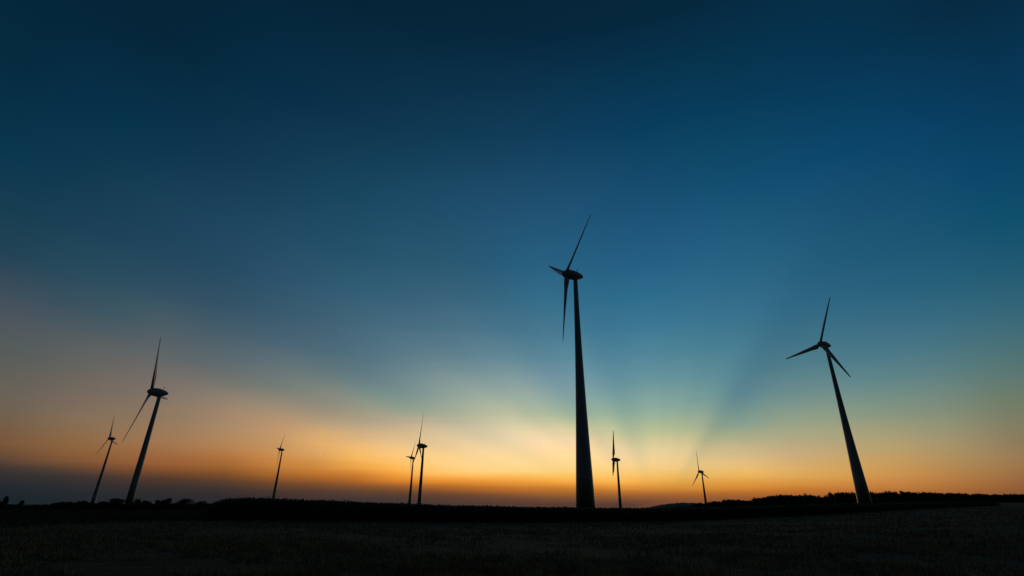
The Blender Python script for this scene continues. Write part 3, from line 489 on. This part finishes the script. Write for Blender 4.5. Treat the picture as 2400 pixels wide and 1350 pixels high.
# local frame of the head: +Y is the way the rotor faces, origin on the tower axis at hub height
v, f = lathe([(3.28, 2.20), (3.30, 2.34), (3.7, 2.31), (4.3, 2.2), (4.9, 2.03), (5.5, 1.78), (6.1, 1.42), (6.6, 1.02), (6.95, 0.58), (7.08, 0.25), (7.1, 0.02)], 40, "Y")
SPIN = mesh_np("spinner", v, f, M_paint, True)
v, f = lathe([(-4.15, 0.02), (-4.12, 0.35), (-3.95, 0.62), (-3.5, 0.95), (-2.8, 1.32), (-1.9, 1.68), (-0.9, 2.0), (0.2, 2.24), (1.2, 2.38), (2.0, 2.44), (2.7, 2.43), (3.2, 2.38), (3.24, 2.2)], 40, "Y")
NAC = mesh_np("nacelle", v, f, M_paint, True)
v, f = lathe([(0.02, 0.0), (0.0, 0.95), (1.3, 0.95), (1.9, 1.02)], 32, "Z", False)


def box_into(vs_, fs_, c, d):
    o = len(vs_)
    for sx in (-1, 1):
        for sy in (-1, 1):
            for sz in (-1, 1):
                vs_.append((c[0] + sx * d[0] / 2, c[1] + sy * d[1] / 2, c[2] + sz * d[2] / 2))
    for q in ((0, 1, 3, 2), (4, 6, 7, 5), (0, 4, 5, 1), (2, 3, 7, 6), (0, 2, 6, 4), (1, 5, 7, 3)):
        fs_.append([o + i for i in q])


v, f = [], []
box_into(v, f, (0, 0, 0.55), (0.12, 0.12, 1.1))
box_into(v, f, (0, 0, 1.08), (1.5, 0.10, 0.10))
box_into(v, f, (-0.7, 0, 1.38), (0.08, 0.08, 0.52))
box_into(v, f, (0.7, 0, 1.38), (0.08, 0.08, 0.52))
box_into(v, f, (-0.7, 0, 1.68), (0.28, 0.28, 0.12))
box_into(v, f, (0.7, 0.12, 1.66), (0.06, 0.5, 0.16))
MAST = mesh_np("wind_sensor", v, f, M_dark)


def tower_mesh(h, prof):
    p = [(-1.5, prof[0][1] / 2)] + [(z * h, d / 2) for z, d in prof]
    v, f = lathe(p, 48, "Z")
    return mesh_np("tower", v, f, M_tower, True)


LONG = [(0, 8.35), (0.05, 7.85), (0.104, 7.3), (0.208, 6.41), (0.30, 5.65), (0.393, 4.93), (0.52, 4.08), (0.66, 3.27), (0.82, 2.6), (1.0, 2.05)]
SHORT = [(0, 4.0), (0.15, 3.68), (0.3, 3.36), (0.5, 2.92), (0.75, 2.4), (1.0, 1.95)]
TURB = [
    # az, distance, hub above eye, yaw, phase, tower profile, width factor, label
    (-37.10, 1021.8, 92.8, 255.5, 99.6, LONG, 0.80, "slim distant turbine at far left, just left of the larger left-hand one"),
    (-34.63, 371.6, 61.7, 250.9, 86.9, SHORT, 1.0, "large left-hand turbine standing behind the hedge trees, blade pointing down left"),
    (-23.30, 1053.0, 93.5, 255.7, 28.8, LONG, 0.80, "small lone turbine above the tall left end of the maize"),
    (-10.33, 1006.1, 83.2, 274.8, 28.9, LONG, 0.78, "smaller, left turbine of the close pair rising behind the maize"),
    (-9.356, 553.9, 57.8, 251.4, 3.1, SHORT, 1.0, "larger, right turbine of the close pair rising behind the maize"),
    (7.82, 229.6, 105.7, 255.6, 57.9, LONG, 1.0, "tallest and nearest turbine with thick dark tower near the centre"),
    (11.33, 672.3, 55.6, 279.6, 0.4, SHORT, 1.0, "small side-on turbine just right of the tallest tower"),
    (19.62, 978.7, 59.4, 261.5, 8.5, SHORT, 1.1, "smallest turbine, at the left end of the wooded rise"),
    (32.90, 422.0, 110.8, 255.5, 93.1, LONG, 1.0, "tall right-hand turbine standing in front of the wood"),
]
for (azd, D, zh, yaw, ph, prof, wf, label) in TURB:
    x, y = D * math.sin(rad(azd)), D * math.cos(rad(azd))
    z0 = gz(x, y)
    hub_z = zh + EYE - z0
    root = obj("wind_turbine", None, loc=(x, y, z0))
    root.empty_display_size = 5
    tag(root, label, "wind turbine", "turbines of the wind farm")
    th = hub_z - 2.25
    tw = obj("tower", tower_mesh(th, [(a, d * (wf + (1 - wf) * a)) for a, d in prof]), root)
    for k in (0.34, 0.67):
        d = np.interp(k, [q[0] for q in prof], [q[1] * (wf + (1 - wf) * q[0]) for q in prof]) / 2
        v, f = lathe([(-0.06, d - 0.05), (-0.06, d + 0.035), (0.06, d + 0.03), (0.06, d - 0.05)], 48, "Z", False)
        obj("flange", mesh_np("flange", v, f, M_tower, False), tw, (0, 0, k * th))
    v, f = lathe([(0, 0.98), (0.0, 1.12), (0.25, 1.12), (0.3, 1.02), (1.2, 1.06)], 40, "Z", False)
    obj("yaw_ring", mesh_np("yaw_ring", v, f, M_paint, False), root, (0, 0, th - 0.01))
    # head frame: Y = facing
    a = Vector((math.sin(rad(yaw)) * math.cos(TILT), math.cos(rad(yaw)) * math.cos(TILT), math.sin(TILT)))
    side = Vector((math.cos(rad(yaw)), -math.sin(rad(yaw)), 0))
    vv = side.cross(a)
    if vv.z < 0:
        vv = -vv
    HM = Matrix((side, a, vv)).transposed()
    if HM.determinant() < 0:
        HM = Matrix((-side, a, vv)).transposed()
    H4 = HM.to_4x4()
    H4.translation = (0, 0, hub_z)
    nac = obj("nacelle", NAC, root)
    nac.matrix_local = H4
    ms = obj("wind_sensor", MAST, nac, (0, -1.1, 1.92))
    spn = obj("spinner", SPIN, root)
    spn.matrix_local = H4
    hub = Vector((0, 0, hub_z)) + a * OVER
    for k in range(3):
        q = rad(ph) + k * 2 * math.pi / 3
        sv = vv * math.cos(q) + side * math.sin(q)          # span
        tg = (-a).cross(sv)                                  # clockwise seen from upwind
        B4 = Matrix((-tg, a, sv)).transposed().to_4x4()     # local x runs against the rotation
        B4.translation = hub
        bl = obj("rotor_blade", BLADE_PARKED if "side-on" in label else (BLADE_WIDE if prof is LONG else BLADE_RUN), root)
        bl.matrix_local = B4

# ------------------------------------------------------------------ trees
M_leaf = material("dark_leaves", (0.035, 0.055, 0.022), 0.8, (0.075, 0.095, 0.04), 0.4, 3, 0, 0.2)
M_bark = material("bark", (0.06, 0.05, 0.04), 0.9, (0.11, 0.09, 0.07), 3, 4, 0.3)


def leaf_cloud(r, n, h, w, leaf, seed_lobes=9, base=0.15, cluster=True, tall=1.0):
    """n leaf quads inside an uneven crown of height h and width w; returns verts, faces"""
    lobes = []
    for i in range(seed_lobes):
        zc = base + (1 - base) * (0.06 + 0.80 * (i + r.random()) / seed_lobes)
        wid = 0.5 * math.sin(math.pi * min(0.95, max(0.25, (zc - base * 0.4) / (1.06 - base * 0.4)))) ** 0.6
        a = r.uniform(0, 6.283)
        d = wid * r.uniform(0.1, 0.7)
        lobes.append((w * d * math.cos(a), w * d * math.sin(a), h * zc, r.uniform(0.19, 0.33) * w, r.uniform(0.12, 0.20) * h * tall))
    lb = np.array(lobes)
    idx = r.integers(0, len(lb), n)
    dirs = r.normal(size=(n, 3))
    dirs /= np.linalg.norm(dirs, axis=1)[:, None]
    rad_ = r.random(n) ** 0.5
    ctr = lb[idx, :3] + dirs * rad_[:, None] * np.stack([lb[idx, 3], lb[idx, 3], lb[idx, 4]], 1)
    ctr[:, 2] = np.clip(ctr[:, 2], base * h * 0.5, h)
    return leaf_quads(r, ctr, leaf)


def leaf_quads(r, ctr, leaf):
    n = len(ctr)
    a = r.normal(size=(n, 3)); a /= np.linalg.norm(a, axis=1)[:, None]
    b_ = r.normal(size=(n, 3)); b_ -= a * (a * b_).sum(1)[:, None]; b_ /= np.linalg.norm(b_, axis=1)[:, None]
    s = leaf * r.uniform(0.6, 1.3, n)[:, None]
    v = np.stack([ctr - a * s, ctr + b_ * s * 0.55, ctr + a * s, ctr - b_ * s * 0.55], 1).reshape(-1, 3)
    f = np.arange(4 * n).reshape(n, 4)
    return v, f


def trunk_mesh(r, h, w, rad0):
    v, f = [], []

    def limb(p0, p1, r0, r1, seg=6, steps=3):
        o = len(v)
        p0, p1 = Vector(p0), Vector(p1)
        d = (p1 - p0).normalized()
        q = d.to_track_quat("Z", "Y")
        for i in range(steps + 1):
            t_ = i / steps
            c = p0.lerp(p1, t_) + Vector((r.normal(0, 1), r.normal(0, 1), 0)) * r0 * 0.25 * (1 if 0 < i < steps else 0)
            for k in range(seg):
                a_ = 6.28318 * k / seg
                v.append(c + q @ Vector((math.cos(a_), math.sin(a_), 0)) * (r0 + (r1 - r0) * t_))
        for i in range(steps):
            for k in range(seg):
                f.append([o + i * seg + k, o + i * seg + (k + 1) % seg, o + (i + 1) * seg + (k + 1) % seg, o + (i + 1) * seg + k])

    limb((0, 0, -0.3), (0.02 * w, 0, h * 0.72), rad0, rad0 * 0.25, 8, 5)
    for i in range(6):
        a_ = 6.283 * i / 6 + r.uniform(-0.4, 0.4)
        z = h * r.uniform(0.2, 0.5)
        limb((0, 0, z), (w * 0.33 * math.cos(a_), w * 0.33 * math.sin(a_), min(h * 0.9, z + h * r.uniform(0.18, 0.35))), rad0 * 0.45, rad0 * 0.1, 5, 3)
    return v, f


# pixel of the photograph -> azimuth (deg) and tangent of elevation, to read sizes off it once
def ray(px, py):
    d = fwd * 1186.78 + rt * (px - 1200) + up * (675 - py)
    return math.degrees(math.atan2(d.x, d.y)), d.z / math.hypot(d.x, d.y)


def single_tree(name, px, top, width_px, D, label, cat, seed, group=None, base=0.12, lobes=10, leaves=900, leaf=0.22, tall=1.0, wide=1.0):
    r = np.random.default_rng(seed)
    a_, e_ = ray(px, top)
    a1, _ = ray(px + width_px / 2, top)
    a2, _ = ray(px - width_px / 2, top)
    x, y = D * math.sin(rad(a_)), D * math.cos(rad(a_))
    z0 = gz(x, y)
    h = e_ * D + EYE - z0
    w = rad(a1 - a2) * D * wide
    root = obj(name, None, loc=(x, y, z0))
    tag(root, label, cat, group)
    v, f = leaf_cloud(r, leaves, h, w * 0.95, leaf, lobes, base, tall=tall)
    obj("crown", mesh_np("crown", v, f, M_leaf), root)
    v, f = trunk_mesh(r, h, w, 0.05 + 0.018 * h)
    obj("trunk", mesh_np("trunk", v, f, M_bark, True), root)
    return root


HG = "trees of the hedge on the left"
HEDGE = [
    (0, 1172, 16, 230, "dark bush cut by the left edge of the picture", "bush"),
    (17, 1164, 16, 230, "small upright tree standing alone near the left edge", "tree"),
    (52, 1172, 15, 240, "low round bush right of the lone tree near the left edge", "bush"),
    (130, 1178, 22, 330, "flat low bush in the gap left of the slim distant turbine", "bush"),
    (201, 1173, 34, 300, "round tree at the foot of the slim distant turbine", "tree"),
    (240, 1175, 40, 300, "low wide bush between the feet of the two left turbines", "bush"),
    (276, 1167, 34, 300, "tall tree touching the left side of the large left turbine's foot", "tree"),
    (323, 1168, 20, 300, "narrow round tree just right of the large left turbine's foot", "tree"),
    (345, 1172, 26, 300, "broad low tree, second right of the large left turbine's foot", "tree"),
    (368, 1172, 14, 305, "small pointed tree, third right of the large left turbine's foot", "tree"),
    (391, 1168, 26, 295, "ragged spiky tree midway between left turbine and maize", "tree"),
    (412, 1178, 20, 300, "low bush in the dip between ragged tree and broad dome", "bush"),
    (438, 1167, 38, 300, "broad dome-shaped tree left of the maize", "tree"),
    (474, 1174, 28, 290, "low round tree next to the left end of the maize", "tree"),
]
for i, (px, top, wpx, D, label, cat) in enumerate(HEDGE):
    ragged = "ragged" in label or "pointed" in label
    single_tree("hedge_" + cat, px, top, wpx, D, label, cat, 100 + i, HG, base=0.28 if "alone" in label else 0.02, lobes=9 if ragged else 16,
                leaves=3400 if wpx > 20 else 1700, leaf=0.24, tall=1.5 if ragged else 1.0, wide=1.6 if px > 100 else 1.0)

# low continuous hedge under and behind them
r = np.random.default_rng(55)
n = 30000
aa_ = r.uniform(-47.5, -24, n)
DD = 312 + r.uniform(-5, 5, n)
x, y = DD * np.sin(np.radians(aa_)), DD * np.cos(np.radians(aa_))
tallness = np.clip((aa_ + 40.2) / 0.8, 0, 1)
hh = 2.3 + 0.8 * tallness + (0.25 + 0.35 * tallness) * smooth_noise(aa_ * 2.6, aa_ * 0, 9) + 0.3 * smooth_noise(aa_ * 11, aa_ * 0, 10)
ctr = np.stack([x, y, ground_z(x, y) + np.abs(hh) * r.random(n) ** 0.8], 1)
v, f = leaf_quads(r, ctr, 0.30)
tag(obj("hedge", mesh_np("hedge", v, f, M_leaf)), "long low hedge along the field end at the left", "hedge")

# the wood on the rising ground at the right: outline read off the photograph (px, top y)
WOOD = [(1628, 1184), (1640, 1178), (1652, 1179), (1665, 1176), (1680, 1172), (1700, 1170), (1715, 1169), (1730, 1169), (1745, 1171), (1757, 1172), (1765, 1166), (1780, 1164),
        (1800, 1160), (1820, 1158), (1840, 1157), (1870, 1159), (1890, 1157), (1905, 1158), (1917, 1161), (1926, 1163), (1934, 1159), (1945, 1153), (1960, 1152), (1975, 1151), (2000, 1152),
        (2012, 1150), (2050, 1152), (2075, 1150), (2110, 1149), (2140, 1151), (2200, 1152), (2240, 1154), (2300, 1157), (2350, 1157), (2400, 1156), (2480, 1156), (2560, 1158)]
r = np.random.default_rng(77)
V, F, off = [], [], 0
NAMED = [(1641, "small round tree right at the foot of the smallest turbine"), (1768, "round tree where the wood steps up, right of the smallest turbine"),
         (1889, "round-topped tree at the middle of the wood, left of the notch"), (1946, "tall tree just right of the notch in the wood"),
         (2012, "tallest tree touching the left side of the right-hand tower"), (2074, "domed tree just right of the right-hand turbine's tower"), (2111, "highest domed tree of the wood, right of the right-hand turbine")]
named_px = [p for p, _ in NAMED]
px = 1630.0
while px < 2560:
    top = np.interp(px, [p[0] for p in WOOD], [p[1] for p in WOOD])
    for row, (D, dh) in enumerate(((760, 5.5), (800, 2.5), (850, 0.0))):
        pj = px + r.uniform(-5, 5)
        if row == 2 and min(abs(pj - q) for q in named_px) < 7:
            continue
        a_, e_ = ray(pj, top + dh * r.uniform(0.3, 1.2) + (r.uniform(-0.6, 2.6) if row == 2 else 0))
        x, y = D * math.sin(rad(a_)), D * math.cos(rad(a_))
        z0 = gz(x, y)
        h = max(3.5, e_ * D + EYE - z0)
        w = r.uniform(8.0, 12.5)
        v, f = leaf_cloud(r, 560, h, w, 0.72, 14, 0.0)
        ca, sa = math.cos(pj), math.sin(pj)
        v = np.stack([v[:, 0] * ca - v[:, 1] * sa + x, v[:, 0] * sa + v[:, 1] * ca + y, v[:, 2] + z0], 1)
        V.append(v); F.append(f + off); off += len(v)
    # bushes along the edge of the wood
    a_, e_ = ray(px + r.uniform(-4, 4), top)
    x, y = 748 * math.sin(rad(a_)), 748 * math.cos(rad(a_))
    z0 = gz(x, y)
    v, f = leaf_cloud(r, 260, max(3.0, 0.55 * (e_ * 748 + EYE - z0)), 11.0, 0.7, 10, 0.0)
    V.append(v + np.array([x, y, z0])); F.append(f + off); off += len(v)
    px += 8.0
tag(obj("woodland", mesh_np("woodland", np.concatenate(V), np.concatenate(F), M_leaf)), "dark wood along the rise at the right", "wood", kind="stuff")
for i, (px, label) in enumerate(NAMED):
    top = np.interp(px, [p[0] for p in WOOD], [p[1] for p in WOOD]) - 0.8
    single_tree("woodland_tree", px, top, 17, 850 if px > 1700 else 820, label, "tree", 300 + i, "trees standing out of the wood", base=0.02, lobes=15, leaves=1500, leaf=0.5)

# ------------------------------------------------------------------ maize
M_maize = material("maize_leaf", (0.060, 0.075, 0.025), 0.75, (0.12, 0.125, 0.05), 0.6, 3, 0, 0.25)


def maize_plant(r, leaves, tassel=True):
    """unit-height plant as triangles"""
    v, f = [], []

    def tri_strip(pts, wid, d):
        o = len(v)
        for i, p in enumerate(pts):
            w = wid[i]
            if w < 1e-4:
                v.append(p); v.append(p)
            else:
                v.append((p[0] - d[1] * w, p[1] + d[0] * w, p[2])); v.append((p[0] + d[1] * w, p[1] - d[0] * w, p[2]))
        for i in range(len(pts) - 1):
            f.append((o + 2 * i, o + 2 * i + 1, o + 2 * i + 3)); f.append((o + 2 * i, o + 2 * i + 3, o + 2 * i + 2))
    for k in range(2):
        d = (math.cos(k * 1.57), math.sin(k * 1.57))
        tri_strip([(0, 0, 0), (0, 0, 0.9)], [0.014, 0.006], d)
    a0 = r.uniform(0, 6.28)
    for i in range(leaves):
        z = 0.12 + 0.72 * i / max(1, leaves - 1)
        a = a0 + math.pi * i + r.normal(0, 0.45)
        d = (math.cos(a), math.sin(a))
        L = 0.36 * (1.0 - 0.35 * abs(z - 0.5) * 2) * r.uniform(0.8, 1.15)
        rise = r.uniform(0.10, 0.22)
        pts = [(0, 0, z), (d[0] * L * 0.4, d[1] * L * 0.4, z + rise), (d[0] * L * 0.8, d[1] * L * 0.8, z + rise * 0.8), (d[0] * L * 1.05, d[1] * L * 1.05, z + rise * r.uniform(-0.4, 0.6))]
        tri_strip(pts, [0.014, 0.022, 0.016, 0.0], d)
    if tassel:
        for k in range(4):
            a = a0 + 1.6 * k
            d = (math.cos(a), math.sin(a))
            s = 0.05 if k else 0.0
            tri_strip([(0, 0, 0.86), (d[0] * s, d[1] * s, 1.0 - 0.03 * k)], [0.006, 0.004], d)
    return np.array(v, float), np.array(f, int)


EDGE = [(-60, 96), (-50, 84), (-44, 77.5), (-30, 71), (-18, 68), (-8, 67), (2, 71), (11, 76), (25, 79), (34, 81.5), (45, 84), (56, 92), (68, 104), (90, 125), (120, 152), (150, 178), (180, 204)]
EDGE_H = [(-42.5, 1.9), (-41, 2.25), (-39.5, 2.55), (-36, 2.66), (-28, 2.42), (-18, 2.08), (-8, 1.85), (4, 1.73), (12, 1.70), (30, 1.60), (45, 1.48), (60, 1.42), (90, 1.35), (180, 1.3)]
r = np.random.default_rng(31)
protoF = [maize_plant(r, 9) for _ in range(6)]
protoB = [maize_plant(r, 4) for _ in range(5)]
ex, ey = [p[0] for p in EDGE], [p[1] for p in EDGE]
V, F, off = [], [], 0


def plant_at(xs, ys, protos, hscale):
    global off
    which = r.integers(0, len(protos), len(xs))
    for pi, (pv, pf) in enumerate(protos):
        sel = np.where(which == pi)[0]
        if not len(sel):
            continue
        X_, Y_ = xs[sel], ys[sel]
        h = hscale[sel]
        a = r.uniform(0, 6.28, len(sel))
        ca, sa = np.cos(a), np.sin(a)
        lx, ly = r.normal(0, 0.03, len(sel)), r.normal(0, 0.03, len(sel))
        px_ = pv[None, :, 0] * 2.3; py_ = pv[None, :, 1] * 2.3; pz_ = pv[None, :, 2] * h[:, None]
        wx = px_ * ca[:, None] - py_ * sa[:, None] + X_[:, None] + lx[:, None] * pz_
        wy = px_ * sa[:, None] + py_ * ca[:, None] + Y_[:, None] + ly[:, None] * pz_
        wz = pz_ + ground_z(X_, Y_)[:, None]
        V.append(np.stack([wx, wy, wz], -1).reshape(-1, 3))
        F.append((pf[None] + (np.arange(len(sel)) * len(pv))[:, None, None]).reshape(-1, 3) + off)
        off += len(sel) * len(pv)


def maize_h(xs, ys):
    h = np.interp(xs + 0.33 * np.maximum(0, ys - np.interp(xs, ex, ey)), [p[0] for p in EDGE_H], [p[1] for p in EDGE_H])
    return h * (1 + r.normal(0, 0.03, len(xs)) + 0.03 * smooth_noise(xs * 0.35, ys * 0.35, 12))


for row in range(30):
    depth = row * 0.75
    step = 0.19 if row < 6 else 0.42
    xs = np.arange(-41.6 - 0.30 * depth + r.normal(0, 0.25), 182, step)
    xs = xs + r.normal(0, 0.05, len(xs))
    if row >= 6:
        xs = xs[xs < 175]
    ys = np.interp(xs, ex, ey) + depth + r.normal(0, 0.06, len(xs))
    plant_at(xs, ys, protoF if row < 6 else protoB, maize_h(xs, ys))
# left flank of the field, running away from the camera
for row in range(4):
    ys = np.arange(78, 150, 0.22)
    xs = -41.6 - 0.35 * (ys - 78) + row * 0.75 + r.normal(0, 0.07, len(ys))
    plant_at(xs, ys, protoB, maize_h(xs, ys))
maize = obj("maize_field", mesh_np("maize_field", np.concatenate(V), np.concatenate(F), M_maize))
tag(maize, "tall dark maize crop standing behind the stubble", "crop", kind="stuff")

# ------------------------------------------------------------------ stubble and grass
M_straw = material("straw", (0.13, 0.085, 0.036), 0.85, (0.52, 0.33, 0.135), 0.9, 3, 0, 0.2)
M_grass = material("weeds", (0.05, 0.06, 0.022), 0.85, (0.12, 0.09, 0.045), 0.12, 4, 0, 0.2)


def blades(r, x, y, h, w, lean):
    n = len(x)
    a = r.uniform(0, 6.283, n)
    z = ground_z(x, y)
    base = np.stack([x, y, z - 0.01], 1)
    side_ = np.stack([np.cos(a), np.sin(a), np.zeros(n)], 1) * (w[:, None] / 2)
    la = r.uniform(0, 6.283, n)
    tip = base + np.stack([np.cos(la) * lean * h, np.sin(la) * lean * h, h * np.sqrt(np.clip(1 - lean ** 2, 0.05, 1))], 1)
    v = np.stack([base - side_, base + side_, tip + side_ * 0.5, tip - side_ * 0.5], 1).reshape(-1, 3)
    return v, np.arange(4 * n).reshape(n, 4)


r = np.random.default_rng(91)
n = 300000
rr_ = 11 * (190 / 11) ** (r.random(n) ** 0.9)
aa_ = np.radians(r.uniform(-52, 52, n))
x, y = rr_ * np.sin(aa_), rr_ * np.cos(aa_)
keep = (y < np.interp(x, ex, ey) - 1.2) & (smooth_noise(x * 1.1, y * 1.1, 21) + 0.9 * smooth_noise(x * 0.33, y * 0.33, 22) > r.uniform(-0.7, 1.0, n))
x, y, rr_ = x[keep], y[keep], rr_[keep]
n = len(x)
lying = r.random(n) < 0.35
h = np.where(lying, r.uniform(0.2, 0.6, n), r.uniform(0.07, 0.2, n) * (1 + 0.9 * (r.random(n) < 0.12)))
lean = np.where(lying, r.uniform(0.93, 0.998, n), np.abs(r.normal(0, 0.28, n)).clip(0, 0.85))
v, f = blades(r, x, y, h, 0.016 + 0.0006 * rr_, lean)
tag(obj("stubble", mesh_np("stubble", v, f, M_straw)), "cut straw stubble covering the dark foreground field", "stubble", kind="stuff")

n = 90000
rr_ = 40 * (305 / 40) ** r.random(n)
aa_ = np.radians(r.uniform(-52, -25, n))
x, y = rr_ * np.sin(aa_), rr_ * np.cos(aa_)
lim = 48 + 40 * np.clip((np.degrees(aa_) + 46) / 14, 0, 1) + 6 * smooth_noise(x * 0.15, y * 0.15, 41)
keep = (rr_ > lim + r.exponential(5, n)) & (x < -42.2 - 0.35 * (y - 78)) & (smooth_noise(x * 0.12, y * 0.12, 45) > r.uniform(-2.2, 0.9, n))
x, y, rr_ = x[keep], y[keep], rr_[keep]
n = len(x)
hh = r.uniform(0.2, 0.55, n) * (1 + 0.4 * smooth_noise(x * 0.2, y * 0.2, 43))
v, f = blades(r, x, y, hh, 0.03 + 0.0006 * rr_, np.abs(r.normal(0, 0.3, n)).clip(0, 0.8))
tag(obj("rough_grass", mesh_np("rough_grass", v, f, M_grass)), "patch of rough dark grass at the left behind the stubble", "grass", kind="stuff")
